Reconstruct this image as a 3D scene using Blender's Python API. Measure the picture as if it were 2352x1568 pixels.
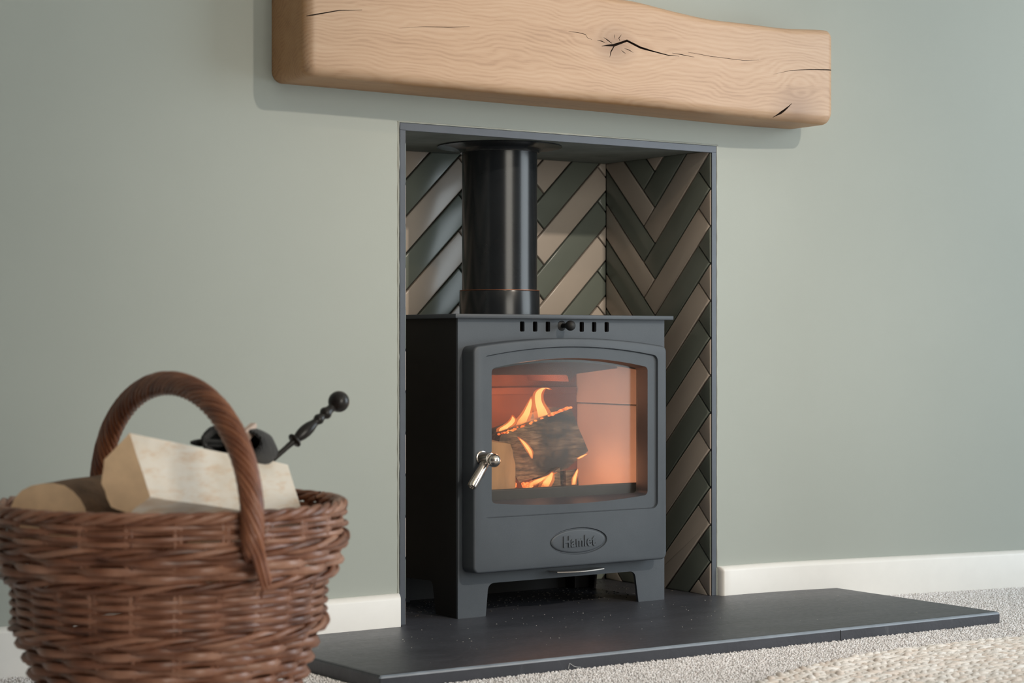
import bpy, bmesh, math, random
import numpy as np
from mathutils import Vector, Matrix, noise

for o in list(bpy.data.objects):
    bpy.data.objects.remove(o, do_unlink=True)
scene = bpy.context.scene
COL = scene.collection
random.seed(7)
rng = np.random.default_rng(11)
PI = math.pi

# ------------------------------------------------------------------ camera
CAM_Z = 0.5253
cam_d = bpy.data.cameras.new('camera')
cam = bpy.data.objects.new('camera', cam_d)
COL.objects.link(cam)
cam.location = (0, -3.0, CAM_Z)
cam.rotation_euler = (math.radians(90 + 0.089), 0, math.radians(-34.5))
cam_d.sensor_width = 36
cam_d.lens = 36 * 4500 / 2352
cam_d.clip_start = 0.05
cam_d.dof.use_dof = True
cam_d.dof.focus_distance = 3.72
cam_d.dof.aperture_fstop = 6.8
scene.camera = cam

# ------------------------------------------------------------------ world, lamps, exposure
world = bpy.data.worlds.new('world')
scene.world = world
world.use_nodes = True
bg = world.node_tree.nodes['Background']
bg.inputs['Color'].default_value = (0.93, 0.97, 1.0, 1)
bg.inputs['Strength'].default_value = 0.06

def area(name, loc, target, sx, sy, power, color):
    l = bpy.data.lights.new(name, 'AREA')
    l.shape = 'RECTANGLE'; l.size = sx; l.size_y = sy
    l.energy = power; l.color = color
    o = bpy.data.objects.new(name, l); COL.objects.link(o)
    o.location = loc
    o.rotation_euler = (Vector(target) - Vector(loc)).to_track_quat('-Z', 'Y').to_euler()
    return o

def spot(name, loc, target, power, color, angle, radius, blend=0.6):
    l = bpy.data.lights.new(name, 'SPOT')
    l.energy = power; l.color = color; l.spot_size = math.radians(angle); l.spot_blend = blend
    l.shadow_soft_size = radius
    o = bpy.data.objects.new(name, l); COL.objects.link(o)
    o.location = loc
    o.rotation_euler = (Vector(target) - Vector(loc)).to_track_quat('-Z', 'Y').to_euler()
    return o

area('window_or_fill_light', (4.95, -2.35, 1.12), (2.2, -0.1, 1.0), 1.9, 2.1, 62, (0.84, 0.94, 1.0))
area('window_or_fill_light', (1.6, -5.6, 1.20), (1.9, 0, 0.6), 2.0, 1.9, 60, (1.0, 0.95, 0.84))  # added fill behind the camera to brighten the recess, no window known there
spot('ceiling_spot', (2.60, -3.3, 2.36), (2.18, 0, 0.46), 238, (1.0, 0.87, 0.73), 37, 0.055, 1.0)
spot('ceiling_spot', (1.45, -2.3, 2.36), (2.25, 0.3, 0.6), 22, (1.0, 0.72, 0.46), 26, 0.03, 0.8)

vs = scene.view_settings
vs.view_transform = 'Standard'
vs.look = 'None'
vs.exposure = 0.0
vs.gamma = 1.0
vs.use_curve_mapping = False
scene.cycles.max_bounces = 7
scene.cycles.diffuse_bounces = 3
scene.cycles.glossy_bounces = 3
scene.cycles.transparent_max_bounces = 8

# ------------------------------------------------------------------ materials
def srgb(r, g, b):
    f = lambda c: c / 12.92 if c <= 0.04045 else ((c + 0.055) / 1.055) ** 2.4
    return (f(r / 255), f(g / 255), f(b / 255), 1)

class NT:
    def __init__(s, name):
        s.m = bpy.data.materials.new(name); s.m.use_nodes = True
        s.t = s.m.node_tree; s.n = s.t.nodes; s.l = s.t.links
        s.bsdf = s.n['Principled BSDF']; s.out = s.n['Material Output']
    def new(s, typ, **kw):
        n = s.n.new(typ)
        for k, v in kw.items(): setattr(n, k, v)
        return n
    def link(s, a, b): s.l.new(a, b)
    def math(s, op, a, b=None, c=None):
        n = s.n.new('ShaderNodeMath'); n.operation = op
        for i, v in enumerate((a, b, c)):
            if v is None: continue
            if isinstance(v, (int, float)): n.inputs[i].default_value = v
            else: s.l.new(v, n.inputs[i])
        return n.outputs[0]
    def coord(s, scale=(1, 1, 1), kind='Object'):
        tc = s.n.new('ShaderNodeTexCoord'); mp = s.n.new('ShaderNodeMapping')
        mp.inputs['Scale'].default_value = scale
        s.l.new(tc.outputs[kind], mp.inputs['Vector'])
        return mp.outputs['Vector']
    def noise(s, vec, scale, detail=4, rough=0.55, dist=0.0):
        n = s.n.new('ShaderNodeTexNoise')
        n.inputs['Scale'].default_value = scale; n.inputs['Detail'].default_value = detail
        n.inputs['Roughness'].default_value = rough; n.inputs['Distortion'].default_value = dist
        s.l.new(vec, n.inputs['Vector'])
        return n.outputs['Fac']
    def ramp(s, fac, stops):
        n = s.n.new('ShaderNodeValToRGB')
        e = n.color_ramp.elements
        while len(e) < len(stops): e.new(0.5)
        for i, (p, c) in enumerate(stops):
            e[i].position = p; e[i].color = c if len(c) == 4 else (*c, 1)
        s.l.new(fac, n.inputs['Fac'])
        return n.outputs['Color']
    def mix(s, fac, a, b, mode='MIX'):
        n = s.n.new('ShaderNodeMix'); n.data_type = 'RGBA'; n.blend_type = mode
        for sock, v in ((n.inputs[0], fac), (n.inputs[6], a), (n.inputs[7], b)):
            if isinstance(v, (int, float)): sock.default_value = v
            elif isinstance(v, tuple): sock.default_value = v
            else: s.l.new(v, sock)
        return n.outputs[2]
    def bump(s, h, strength=0.3, dist=0.002, normal=None):
        n = s.n.new('ShaderNodeBump')
        n.inputs['Strength'].default_value = strength; n.inputs['Distance'].default_value = dist
        s.l.new(h, n.inputs['Height'])
        if normal is not None: s.l.new(normal, n.inputs['Normal'])
        return n.outputs['Normal']
    def set(s, **kw):
        for k, v in kw.items():
            sock = s.bsdf.inputs[k.replace('_', ' ')]
            if isinstance(v, (int, float, tuple)): sock.default_value = v
            else: s.l.new(v, sock)
        return s

def simple(name, c, rough=0.5, metal=0.0, var=0.12, scale=30, bump=0.0, bdist=0.001, spec=0.5, coat=0.0, stretch=(1, 1, 1)):
    t = NT(name); v = t.coord(stretch)
    n = t.noise(v, scale, 5)
    lo = tuple(x * (1 - var) for x in c[:3]) + (1,); hi = tuple(min(1, x * (1 + var)) for x in c[:3]) + (1,)
    col = t.ramp(n, [(0.25, lo), (0.75, hi)])
    t.set(Base_Color=col, Roughness=rough, Metallic=metal, Specular_IOR_Level=spec, Coat_Weight=coat)
    if bump:
        t.set(Normal=t.bump(t.noise(v, scale * 3, 6), bump, bdist))
    return t.m

M = {}
# painted wall: sage grey with roller stipple
t = NT('sage_paint'); v = t.coord()
c = t.ramp(t.noise(v, 2.2, 3), [(0.3, srgb(164, 170, 164)), (0.7, srgb(168, 174, 168))])
t.set(Base_Color=c, Roughness=0.62, Specular_IOR_Level=0.35)
t.set(Normal=t.bump(t.noise(v, 420, 3), 0.10, 0.0006))
M['wall'] = t.m
M['white'] = simple('white_gloss_paint', srgb(236, 234, 230), 0.32, var=0.02, bump=0.03)
M['ceil'] = simple('ceiling_paint', srgb(232, 230, 224), 0.8, var=0.02)
# carpet
t = NT('carpet'); v = t.coord()
n1 = t.noise(v, 260, 4, 0.7); n2 = t.noise(v, 9, 3)
c = t.ramp(n1, [(0.3, srgb(226, 219, 215)), (0.55, srgb(240, 235, 232)), (0.8, srgb(248, 245, 243))])
c = t.mix(0.25, c, t.ramp(n2, [(0.3, srgb(228, 222, 218)), (0.7, srgb(240, 236, 233))]))
t.set(Base_Color=c, Roughness=0.95, Specular_IOR_Level=0.1, Normal=t.bump(n1, 0.5, 0.003))
M['carpet'] = t.m
t = NT('carpet_pile')
gi = t.new('ShaderNodeNewGeometry')
c = t.ramp(gi.outputs['Random Per Island'], [(0.0, srgb(236, 230, 229)), (0.4, srgb(247, 243, 243)), (1.0, srgb(253, 251, 251))])
t.set(Base_Color=c, Roughness=0.95, Specular_IOR_Level=0.1)
M['pile'] = t.m
t = NT('jute')
gi = t.new('ShaderNodeNewGeometry'); v = t.coord()
c = t.ramp(gi.outputs['Random Per Island'], [(0.0, srgb(234, 219, 208)), (0.5, srgb(244, 236, 229)), (1.0, srgb(250, 245, 241))])
t.set(Base_Color=c, Roughness=0.9, Specular_IOR_Level=0.15, Normal=t.bump(t.noise(v, 350, 3), 0.6, 0.002))
M['jute'] = t.m
# slate
t = NT('slate'); v = t.coord((1, 3, 1))
n1 = t.noise(v, 5, 8, 0.65); n2 = t.noise(t.coord(), 90, 6, 0.7)
c = t.ramp(n1, [(0.3, srgb(54, 56, 63)), (0.7, srgb(70, 72, 80))])
sc = t.ramp(t.noise(t.coord((1.5, 5, 1)), 7, 9, 0.75, 1.2), [(0.60, (0, 0, 0, 1)), (0.74, (1, 1, 1, 1))])
c = t.mix(t.math('MULTIPLY', sc, 0.38), c, srgb(128, 132, 138))
t.set(Base_Color=c, Roughness=t.math('MULTIPLY_ADD', n2, 0.2, 0.30), Specular_IOR_Level=0.5)
t.set(Normal=t.bump(t.math('ADD', n1, t.math('MULTIPLY', n2, 0.3)), 0.35, 0.004))
M['slate'] = t.m
M['slate_highlight'] = simple('slate_edge_highlight', srgb(128, 138, 150), 0.38, var=0.22, scale=24, bump=0.2)  # paler blue-grey slate: the window highlight on the front bevel, painted as colour
# tiles
def tile_mat(name, a, b):
    t = NT(name); oi = t.new('ShaderNodeObjectInfo'); v = t.coord(kind='Object')
    col = t.ramp(oi.outputs['Random'], [(0.0, a), (1.0, b)])
    n = t.noise(v, 14, 4)
    col = t.mix(0.25, col, t.ramp(n, [(0.3, a), (0.7, b)]))
    dust = t.ramp(t.noise(t.coord((9, 9, 14)), 3.5, 9, 0.8, 0.8), [(0.70, (0, 0, 0, 1)), (0.80, (1, 1, 1, 1))])
    col = t.mix(t.math('MULTIPLY', dust, 0.25), col, srgb(190, 190, 185))
    t.set(Base_Color=col, Roughness=0.26, Specular_IOR_Level=0.42)
    t.set(Normal=t.bump(t.noise(v, 11, 2), 0.10, 0.004))
    return t.m
M['tile_light'] = tile_mat('taupe_glaze', srgb(182, 171, 160), srgb(194, 182, 170))
M['tile_dark'] = tile_mat('green_glaze', srgb(112, 119, 111), srgb(122, 128, 119))
M['grout'] = simple('grout', srgb(66, 60, 56), 0.9, var=0.2, scale=80)
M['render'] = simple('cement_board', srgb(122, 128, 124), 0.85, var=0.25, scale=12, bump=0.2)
M['trim'] = simple('grey_trim', srgb(80, 85, 93), 0.42, var=0.06, scale=40, metal=0.2)
M['caulk'] = simple('caulk', srgb(168, 172, 165), 0.6, var=0.08, scale=60)
# stove
t = NT('stove_paint'); v = t.coord()
n1 = t.noise(v, 6, 5, 0.6); n2 = t.noise(v, 700, 2)
c = t.ramp(n1, [(0.3, srgb(66, 72, 79)), (0.7, srgb(75, 81, 88))])
sc = t.ramp(t.noise(t.coord((6, 2, 22)), 4, 9, 0.85, 2.0), [(0.72, (0, 0, 0, 1)), (0.80, (1, 1, 1, 1))])
c = t.mix(t.math('MULTIPLY', sc, 0.22), c, srgb(150, 152, 155))
t.set(Base_Color=c, Roughness=0.5, Specular_IOR_Level=0.45, Normal=t.bump(n2, 0.18, 0.0006))
M['iron'] = t.m
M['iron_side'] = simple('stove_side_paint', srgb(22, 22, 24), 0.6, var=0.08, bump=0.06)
M['enamel'] = simple('flue_enamel', srgb(30, 33, 36), 0.22, var=0.25, scale=9, bump=0.03)
M['black'] = simple('black_iron', srgb(30, 29, 30), 0.6, var=0.2)
M['chrome'] = simple('brushed_chrome', srgb(212, 205, 198), 0.2, metal=1.0, var=0.05, scale=60)
M['void'] = simple('soot', srgb(24, 22, 21), 0.9, var=0.3)
M['liner_back'] = simple('liner_back', srgb(112, 72, 56), 0.85, var=0.4, scale=9, bump=0.25)
M['liner'] = simple('vermiculite', srgb(190, 184, 178), 0.85, var=0.14, scale=10, bump=0.15)
# oak
def oak(name):
    t = NT(name)
    tc = t.new('ShaderNodeTexCoord'); sp = t.new('ShaderNodeSeparateXYZ'); t.link(tc.outputs['Object'], sp.inputs[0])
    x, y, z = sp.outputs
    warp = t.math('MULTIPLY', t.math('SUBTRACT', t.noise(t.coord((2.2, 6, 5)), 1.6, 3, 0.5), 0.5), 0.11)
    f = t.math('ADD', t.math('ADD', z, warp), t.math('MULTIPLY', y, 0.6))
    for (kx, kz, R) in ((2.208, 1.078, 0.034), (2.67, 1.030, 0.026), (1.80, 1.20, 0.05)):
        dx = t.math('MULTIPLY', t.math('SUBTRACT', x, kx), 0.55)
        dz = t.math('SUBTRACT', z, kz)
        r2 = t.math('ADD', t.math('ADD', t.math('MULTIPLY', dx, dx), t.math('MULTIPLY', dz, dz)), R * R * 0.5)
        f = t.math('SUBTRACT', f, t.math('DIVIDE', t.math('MULTIPLY', dz, R * R), r2))
    ring = t.math('SINE', t.math('MULTIPLY', f, 820.0))
    fine = t.noise(t.coord((6, 160, 160)), 3, 6, 0.7)
    streak = t.noise(t.coord((2, 22, 22)), 2, 5, 0.6)
    g = t.math('ADD', t.math('MULTIPLY', ring, 0.062), t.math('ADD', t.math('MULTIPLY', fine, 0.42), t.math('MULTIPLY', streak, 0.5)))
    col = t.ramp(g, [(0.12, srgb(140, 106, 80)), (0.42, srgb(184, 152, 124)), (0.75, srgb(198, 170, 144))])
    # grey-brown halo of the knots
    for (kx, kz, s) in ((2.205, 1.078, 0.045), (2.66, 0.985, 0.06)):
        dx = t.math('MULTIPLY', t.math('SUBTRACT', x, kx), 0.75); dz = t.math('SUBTRACT', z, kz)
        r = t.math('SQRT', t.math('ADD', t.math('MULTIPLY', dx, dx), t.math('MULTIPLY', dz, dz)))
        k = t.math('SUBTRACT', 1.0, t.math('DIVIDE', r, s)); k = t.math('MAXIMUM', k, 0.0)
        col = t.mix(t.math('MULTIPLY', k, 0.75), col, srgb(140, 112, 92))
    # oiled arrises are more honey coloured than the planed face
    k = t.math('MULTIPLY', t.math('ADD', t.math('ADD', y, 0.119), t.math('MULTIPLY', t.math('SUBTRACT', streak, 0.5), 0.016)), 90.0)
    k = t.math('MINIMUM', t.math('MAXIMUM', k, 0.0), 1.0)
    col = t.mix(k, col, t.mix(1.0, col, (1.0, 0.80, 0.55, 1), 'MULTIPLY'))
    t.set(Base_Color=col, Roughness=0.42, Specular_IOR_Level=0.5, Normal=t.bump(g, 0.12, 0.002))
    return t.m
M['oak'] = oak('oak')
M['crack'] = simple('crack', srgb(52, 34, 24), 0.9, var=0.3)
# basket
def willow(name, a, b, c3):
    t = NT(name); oi = t.new('ShaderNodeObjectInfo')
    n = t.noise(t.coord(), 22, 4, 0.6)
    f = t.math('ADD', t.math('MULTIPLY', oi.outputs['Random'], 0.35), t.math('MULTIPLY', n, 0.8))
    col = t.ramp(f, [(0.3, a), (0.58, b), (0.85, c3)])
    t.set(Base_Color=col, Roughness=0.36, Specular_IOR_Level=0.6, Normal=t.bump(t.noise(t.coord(), 160, 3), 0.15, 0.001))
    return t.m
M['willow'] = willow('brown_willow', srgb(94, 55, 39), srgb(148, 98, 74), srgb(188, 140, 116))
M['willow_handle'] = willow('handle_willow', srgb(112, 64, 44), srgb(148, 92, 64), srgb(170, 112, 80))
M['splitwood'] = simple('split_wood', srgb(228, 200, 166), 0.7, var=0.12, scale=5, bump=0.25, bdist=0.003, stretch=(1, 5, 6))
t = NT('split_birch'); v = t.coord((3, 12, 22))
n = t.noise(v, 4, 6, 0.65); n2 = t.noise(t.coord(), 9, 3)
c = t.ramp(n, [(0.3, srgb(238, 206, 174)), (0.5, srgb(252, 238, 220)), (0.75, srgb(254, 245, 232))])
c = t.mix(t.ramp(n2, [(0.52, (0, 0, 0, 1)), (0.7, (0.6, 0.6, 0.6, 1))]), c, srgb(214, 196, 172))
t.set(Base_Color=c, Roughness=0.65, Normal=t.bump(n, 0.4, 0.002))
M['birch'] = t.m
M['endgrain'] = simple('end_grain', srgb(238, 204, 166), 0.8, var=0.16, scale=26, bump=0.2)
M['bark'] = simple('bark', srgb(120, 92, 70), 0.9, var=0.45, scale=18, bump=0.7, bdist=0.006, stretch=(1, 1, 2))
M['bark_pale'] = simple('bark_pale', srgb(168, 134, 100), 0.9, var=0.3, scale=26, bump=0.4, bdist=0.003)
t = NT('black_wool'); v = t.coord()
wv = t.new('ShaderNodeTexWave'); wv.inputs['Scale'].default_value = 130; wv.inputs['Distortion'].default_value = 2.5; t.link(v, wv.inputs['Vector'])
n = t.noise(v, 500, 3)
t.set(Base_Color=t.ramp(n, [(0.3, srgb(22, 22, 24)), (0.75, srgb(52, 54, 58))]), Roughness=0.95, Sheen_Weight=0.4, Specular_IOR_Level=0.1)
t.set(Normal=t.bump(t.math('ADD', wv.outputs['Fac'], n), 0.8, 0.002))
M['wool'] = t.m
M['turned'] = simple('black_turned', srgb(34, 29, 27), 0.28, var=0.3, scale=30)
# charred log
t = NT('charred_wood'); v = t.coord((7, 14, 46))
n = t.noise(v, 4, 8, 0.7, 0.4); n2 = t.noise(t.coord(), 11, 4)
c = t.ramp(n, [(0.36, srgb(60, 48, 38)), (0.55, srgb(138, 112, 86)), (0.72, srgb(186, 154, 120))])
c = t.mix(t.ramp(n2, [(0.40, (0, 0, 0, 1)), (0.56, (1, 1, 1, 1))]), srgb(48, 42, 38), c)
t.set(Base_Color=c, Roughness=0.85, Normal=t.bump(n, 0.6, 0.004))
M['char'] = t.m
M['scorched'] = simple('scorched_wood', srgb(176, 136, 96), 0.8, var=0.3, scale=10, bump=0.3, stretch=(4, 4, 1))
# ember, flame
t = NT('ember'); n = t.noise(t.coord(), 120, 4, 0.7)
c = t.ramp(n, [(0.35, (0.25, 0.02, 0.004, 1)), (0.5, (1.0, 0.20, 0.04, 1)), (0.7, (1.0, 0.48, 0.16, 1))])
em = t.new('ShaderNodeEmission'); t.link(c, em.inputs['Color']); em.inputs['Strength'].default_value = 1.6
t.link(em.outputs[0], t.out.inputs['Surface']); M['ember'] = t.m
def flame_mat(name, c0, c1, c2, strength, a0, a1, a2):
    t = NT(name); tc = t.new('ShaderNodeTexCoord'); sp = t.new('ShaderNodeSeparateXYZ'); t.link(tc.outputs['Generated'], sp.inputs[0])
    n = t.noise(t.coord((1, 1, 0.35)), 60, 4, 0.6)
    hh = t.math('ADD', sp.outputs[2], t.math('MULTIPLY', t.math('SUBTRACT', n, 0.5), 0.8))
    c = t.ramp(hh, [(0.0, c0), (0.5, c1), (1.0, c2)])
    em = t.new('ShaderNodeEmission'); t.link(c, em.inputs['Color']); em.inputs['Strength'].default_value = strength
    tr = t.new('ShaderNodeBsdfTransparent'); mx = t.new('ShaderNodeMixShader')
    al = t.ramp(hh, [(0.0, (a0,) * 3 + (1,)), (0.45, (a1,) * 3 + (1,)), (1.0, (a2,) * 3 + (1,))])
    t.link(al, mx.inputs[0]); t.link(tr.outputs[0], mx.inputs[1]); t.link(em.outputs[0], mx.inputs[2])
    t.link(mx.outputs[0], t.out.inputs['Surface']); return t.m
M['flame'] = flame_mat('flame', (1.0, 0.22, 0.05, 1), (1.0, 0.26, 0.06, 1), (1.0, 0.18, 0.04, 1), 1.15, 0.15, 0.42, 0.25)
M['flame_core'] = flame_mat('flame_core', (1.0, 0.34, 0.09, 1), (1.0, 0.50, 0.17, 1), (1.0, 0.42, 0.13, 1), 2.5, 0.12, 0.80, 0.6)
# stove glass: clear pane with a thin smoky film
t = NT('smoked_glass'); v = t.coord()
tr = t.new('ShaderNodeBsdfTransparent'); tr.inputs['Color'].default_value = (0.95, 0.93, 0.90, 1)
gl = t.new('ShaderNodeBsdfGlossy'); gl.inputs['Roughness'].default_value = 0.16
df = t.new('ShaderNodeBsdfDiffuse'); df.inputs['Color'].default_value = srgb(150, 146, 140)
sp = t.new('ShaderNodeSeparateXYZ'); t.link(t.coord(), sp.inputs[0])
film = t.math('MULTIPLY_ADD', t.noise(v, 7, 5, 0.6), 0.075, 0.0)
m1 = t.new('ShaderNodeMixShader'); t.link(film, m1.inputs[0]); t.link(tr.outputs[0], m1.inputs[1]); t.link(df.outputs[0], m1.inputs[2])
m2 = t.new('ShaderNodeMixShader'); m2.inputs[0].default_value = 0.022; t.link(m1.outputs[0], m2.inputs[1]); t.link(gl.outputs[0], m2.inputs[2])
t.link(m2.outputs[0], t.out.inputs['Surface']); M['glass'] = t.m
M['ash'] = simple('ash', srgb(186, 184, 180), 0.9, var=0.2)
M['debris'] = simple('soot_debris', srgb(70, 68, 66), 0.9, var=0.4)
M['thread'] = simple('thread', srgb(225, 225, 225), 0.8, var=0.02)

# ------------------------------------------------------------------ mesh helpers
def tag(o, label=None, cat=None, group=None, kind=None):
    if label: o['label'] = label
    if cat: o['category'] = cat
    if group: o['group'] = group
    if kind: o['kind'] = kind
    return o

def link(name, me, mat=None, parent=None, smooth=None):
    if mat is not None and not me.materials:
        me.materials.append(M[mat] if isinstance(mat, str) else mat)
    if smooth:
        for p in me.polygons: p.use_smooth = True
        me.set_sharp_from_angle(angle=math.radians(smooth))
    o = bpy.data.objects.new(name, me); COL.objects.link(o)
    if parent is not None: o.parent = parent
    return o

def empty(name, loc=(0, 0, 0)):
    o = bpy.data.objects.new(name, None); COL.objects.link(o); o.location = loc
    o.empty_display_size = 0.05
    return o

def bm_mesh(bm, name='m'):
    bmesh.ops.recalc_face_normals(bm, faces=bm.faces[:])
    me = bpy.data.meshes.new(name); bm.to_mesh(me); bm.free()
    return me

def add_box(bm, a, b):
    vs_ = [bm.verts.new((x, y, z)) for x in (a[0], b[0]) for y in (a[1], b[1]) for z in (a[2], b[2])]
    for f in ((0, 1, 3, 2), (4, 6, 7, 5), (0, 4, 5, 1), (2, 3, 7, 6), (0, 2, 6, 4), (1, 5, 7, 3)):
        bm.faces.new([vs_[i] for i in f])

def box_mesh(a, b, bevel=0.0, seg=2):
    bm = bmesh.new(); add_box(bm, a, b)
    bmesh.ops.recalc_face_normals(bm, faces=bm.faces[:])
    if bevel:
        bmesh.ops.bevel(bm, geom=bm.edges[:], offset=bevel, segments=seg, affect='EDGES', profile=0.5)
    return bm_mesh(bm)

def loft_mesh(rings, caps=True, closed=False):
    """rings: list of lists of points; consecutive rings are bridged."""
    n = len(rings[0]); verts = []; faces = []
    for r in rings: verts += [tuple(p) for p in r]
    m = len(rings)
    for i in range(m if closed else m - 1):
        j = (i + 1) % m
        for k in range(n):
            q = (k + 1) % n
            faces.append((i * n + k, i * n + q, j * n + q, j * n + k))
    if caps and not closed:
        faces.append(tuple(range(n))[::-1]); faces.append(tuple((m - 1) * n + k for k in range(n)))
    me = bpy.data.meshes.new('loft'); me.from_pydata(verts, [], faces)
    bm = bmesh.new(); bm.from_mesh(me); bmesh.ops.recalc_face_normals(bm, faces=bm.faces[:]); bm.to_mesh(me); bm.free()
    return me

def tube_points(path, radius, sides=8, closed=False):
    """rings of a tube along a path (list of Vectors); radius may be a list."""
    P = [Vector(p) for p in path]; n = len(P); rings = []
    up = Vector((0, 0, 1)); prev = None
    for i in range(n):
        if closed: t = P[(i + 1) % n] - P[i - 1]
        else: t = P[min(i + 1, n - 1)] - P[max(i - 1, 0)]
        t.normalize()
        if prev is None:
            a = up if abs(t.z) < 0.9 else Vector((1, 0, 0))
            u = t.cross(a).normalized()
        else:
            u = (prev - t * prev.dot(t)).normalized()
        w = t.cross(u); prev = u
        r = radius[i] if isinstance(radius, (list, tuple)) else radius
        rings.append([P[i] + (u * math.cos(2 * PI * k / sides) + w * math.sin(2 * PI * k / sides)) * r for k in range(sides)])
    return rings

def tube_mesh(path, radius, sides=8, closed=False):
    return loft_mesh(tube_points(path, radius, sides, closed), caps=not closed, closed=closed)

def lathe_mesh(profile, origin, axis, sides=24):
    """profile: list of (distance along axis, radius)"""
    ax = Vector(axis).normalized(); a = Vector((0, 0, 1)) if abs(ax.z) < 0.9 else Vector((1, 0, 0))
    u = ax.cross(a).normalized(); w = ax.cross(u); o = Vector(origin)
    rings = [[o + ax * d + (u * math.cos(2 * PI * k / sides) + w * math.sin(2 * PI * k / sides)) * max(r, 1e-5) for k in range(sides)] for d, r in profile]
    return loft_mesh(rings)

def prism_xz(outline, y0, y1):
    """extrude a polygon in the xz plane from y0 to y1"""
    return loft_mesh([[(x, y0, z) for x, z in outline], [(x, y1, z) for x, z in outline]])

def prism_yz(outline, x0, x1):
    return loft_mesh([[(x0, y, z) for y, z in outline], [(x1, y, z) for y, z in outline]])

def boolean(me, cutters, op='DIFFERENCE'):
    o = bpy.data.objects.new('tmp', me); COL.objects.link(o)
    cs = []
    for c in cutters:
        co = bpy.data.objects.new('cut', c); COL.objects.link(co); cs.append(co)
        md = o.modifiers.new('b', 'BOOLEAN'); md.object = co; md.operation = op; md.solver = 'EXACT'
        if c.materials: md.material_mode = 'TRANSFER'
    dg = bpy.context.evaluated_depsgraph_get(); dg.update()
    res = bpy.data.meshes.new_from_object(o.evaluated_get(dg))
    for x in cs + [o]: bpy.data.objects.remove(x, do_unlink=True)
    return res

def rounded_poly(pts, radii, seg=4):
    """round the corners of a closed polygon in 2D"""
    out = []; n = len(pts)
    for i in range(n):
        p = Vector(pts[i]); a = Vector(pts[i - 1]); b = Vector(pts[(i + 1) % n])
        r = radii[i] if isinstance(radii, (list, tuple)) else radii
        if r <= 0: out.append(tuple(p)); continue
        d1 = (a - p).normalized(); d2 = (b - p).normalized()
        ang = d1.angle(d2); tt = r / math.tan(ang / 2)
        s = p + d1 * tt; e = p + d2 * tt
        c = p + (d1 + d2).normalized() * (r / math.sin(ang / 2))
        a0 = math.atan2(s.y - c.y, s.x - c.x); a1 = math.atan2(e.y - c.y, e.x - c.x)
        da = (a1 - a0 + PI) % (2 * PI) - PI
        for k in range(seg + 1):
            th = a0 + da * k / seg
            out.append((c.x + r * math.cos(th), c.y + r * math.sin(th)))
    return out

def arch_outline(x0, x1, z0, zs, zm, r, bow=0.0, inset=0.0, n=20, seg=5):
    """rounded rectangle with an arched top (and optionally bowed bottom), counter-clockwise"""
    x0 += inset; x1 -= inset; z0 += inset; zs -= inset; zm -= inset; r = max(r - inset, 0.001)
    pts = []
    cx = (x0 + x1) / 2; hw = (x1 - x0) / 2
    top = lambda x: zm - (zm - zs) * ((x - cx) / hw) ** 2
    bot = lambda x: z0 - bow * (1 - ((x - cx) / hw) ** 2)
    for k in range(seg + 1):
        th = PI + PI / 2 * k / seg
        pts.append((x0 + r + r * math.cos(th), bot(x0 + r) + r + r * math.sin(th)))
    for k in range(1, n):
        x = x0 + r + (x1 - x0 - 2 * r) * k / n; pts.append((x, bot(x)))
    for k in range(seg + 1):
        th = -PI / 2 + PI / 2 * k / seg
        pts.append((x1 - r + r * math.cos(th), bot(x1 - r) + r + r * math.sin(th)))
    for k in range(seg + 1):
        th = PI / 2 * k / seg
        pts.append((x1 - r + r * math.cos(th), top(x1 - r) - r + r * math.sin(th)))
    for k in range(1, n):
        x = x1 - r - (x1 - x0 - 2 * r) * k / n; pts.append((x, top(x)))
    for k in range(seg + 1):
        th = PI / 2 + PI / 2 * k / seg
        pts.append((x0 + r + r * math.cos(th), top(x0 + r) - r + r * math.sin(th)))
    return pts

def ring_y(outline, y): return [(x, y, z) for x, z in outline]

# ------------------------------------------------------------------ the setting
HT = 0.024                       # top of the hearth above the carpet
OX0, OX1, OZ = 1.8172, 2.5577, 0.9224   # fireplace opening in the wall
TX0, TX1, TZ = 1.830, 2.5452, 0.9075    # tiled faces / underside
YB = 0.3473                      # back of the recess
BENDX, BEND, BW = 2.5577, -0.20, 0.22      # the wall turns slightly towards the room here
def wy(x):
    u = x - BENDX
    if u <= 0: return 0.0
    return BEND * u * u / (2 * BW) if u < BW else BEND * (u - BW / 2)

bm = bmesh.new()
add_box(bm, (-2.2, 0.0, -0.02), (OX0, 0.12, 2.45))
add_box(bm, (OX0, 0.0, OZ), (OX1, 0.12, 2.45))
xe = 5.2
bxs = [OX1 + (BW + 0.02) * k / 12 for k in range(13)] + [xe]
cols = [[bm.verts.new((x, wy(x) + d, z)) for d, z in ((0, -0.02), (0, 2.45), (0.12, 2.45), (0.12, -0.02))] for x in bxs]
for ca, cb in zip(cols, cols[1:]):
    for a in range(4):
        b = (a + 1) % 4
        bm.faces.new((ca[a], cb[a], cb[b], ca[b]))
bm.faces.new(cols[0]); bm.faces.new(cols[-1][::-1])
wall = link('wall_fireplace', bm_mesh(bm), 'wall', smooth=30); tag(wall, kind='structure')

floor = link('floor', box_mesh((-2.2, -6.0, -0.06), (5.2, 0.0, 0.0)), 'carpet'); tag(floor, kind='structure')
ceil = link('ceiling', box_mesh((-2.2, -6.0, 2.40), (5.2, 0.1, 2.46)), 'ceil'); tag(ceil, kind='structure')

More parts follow.
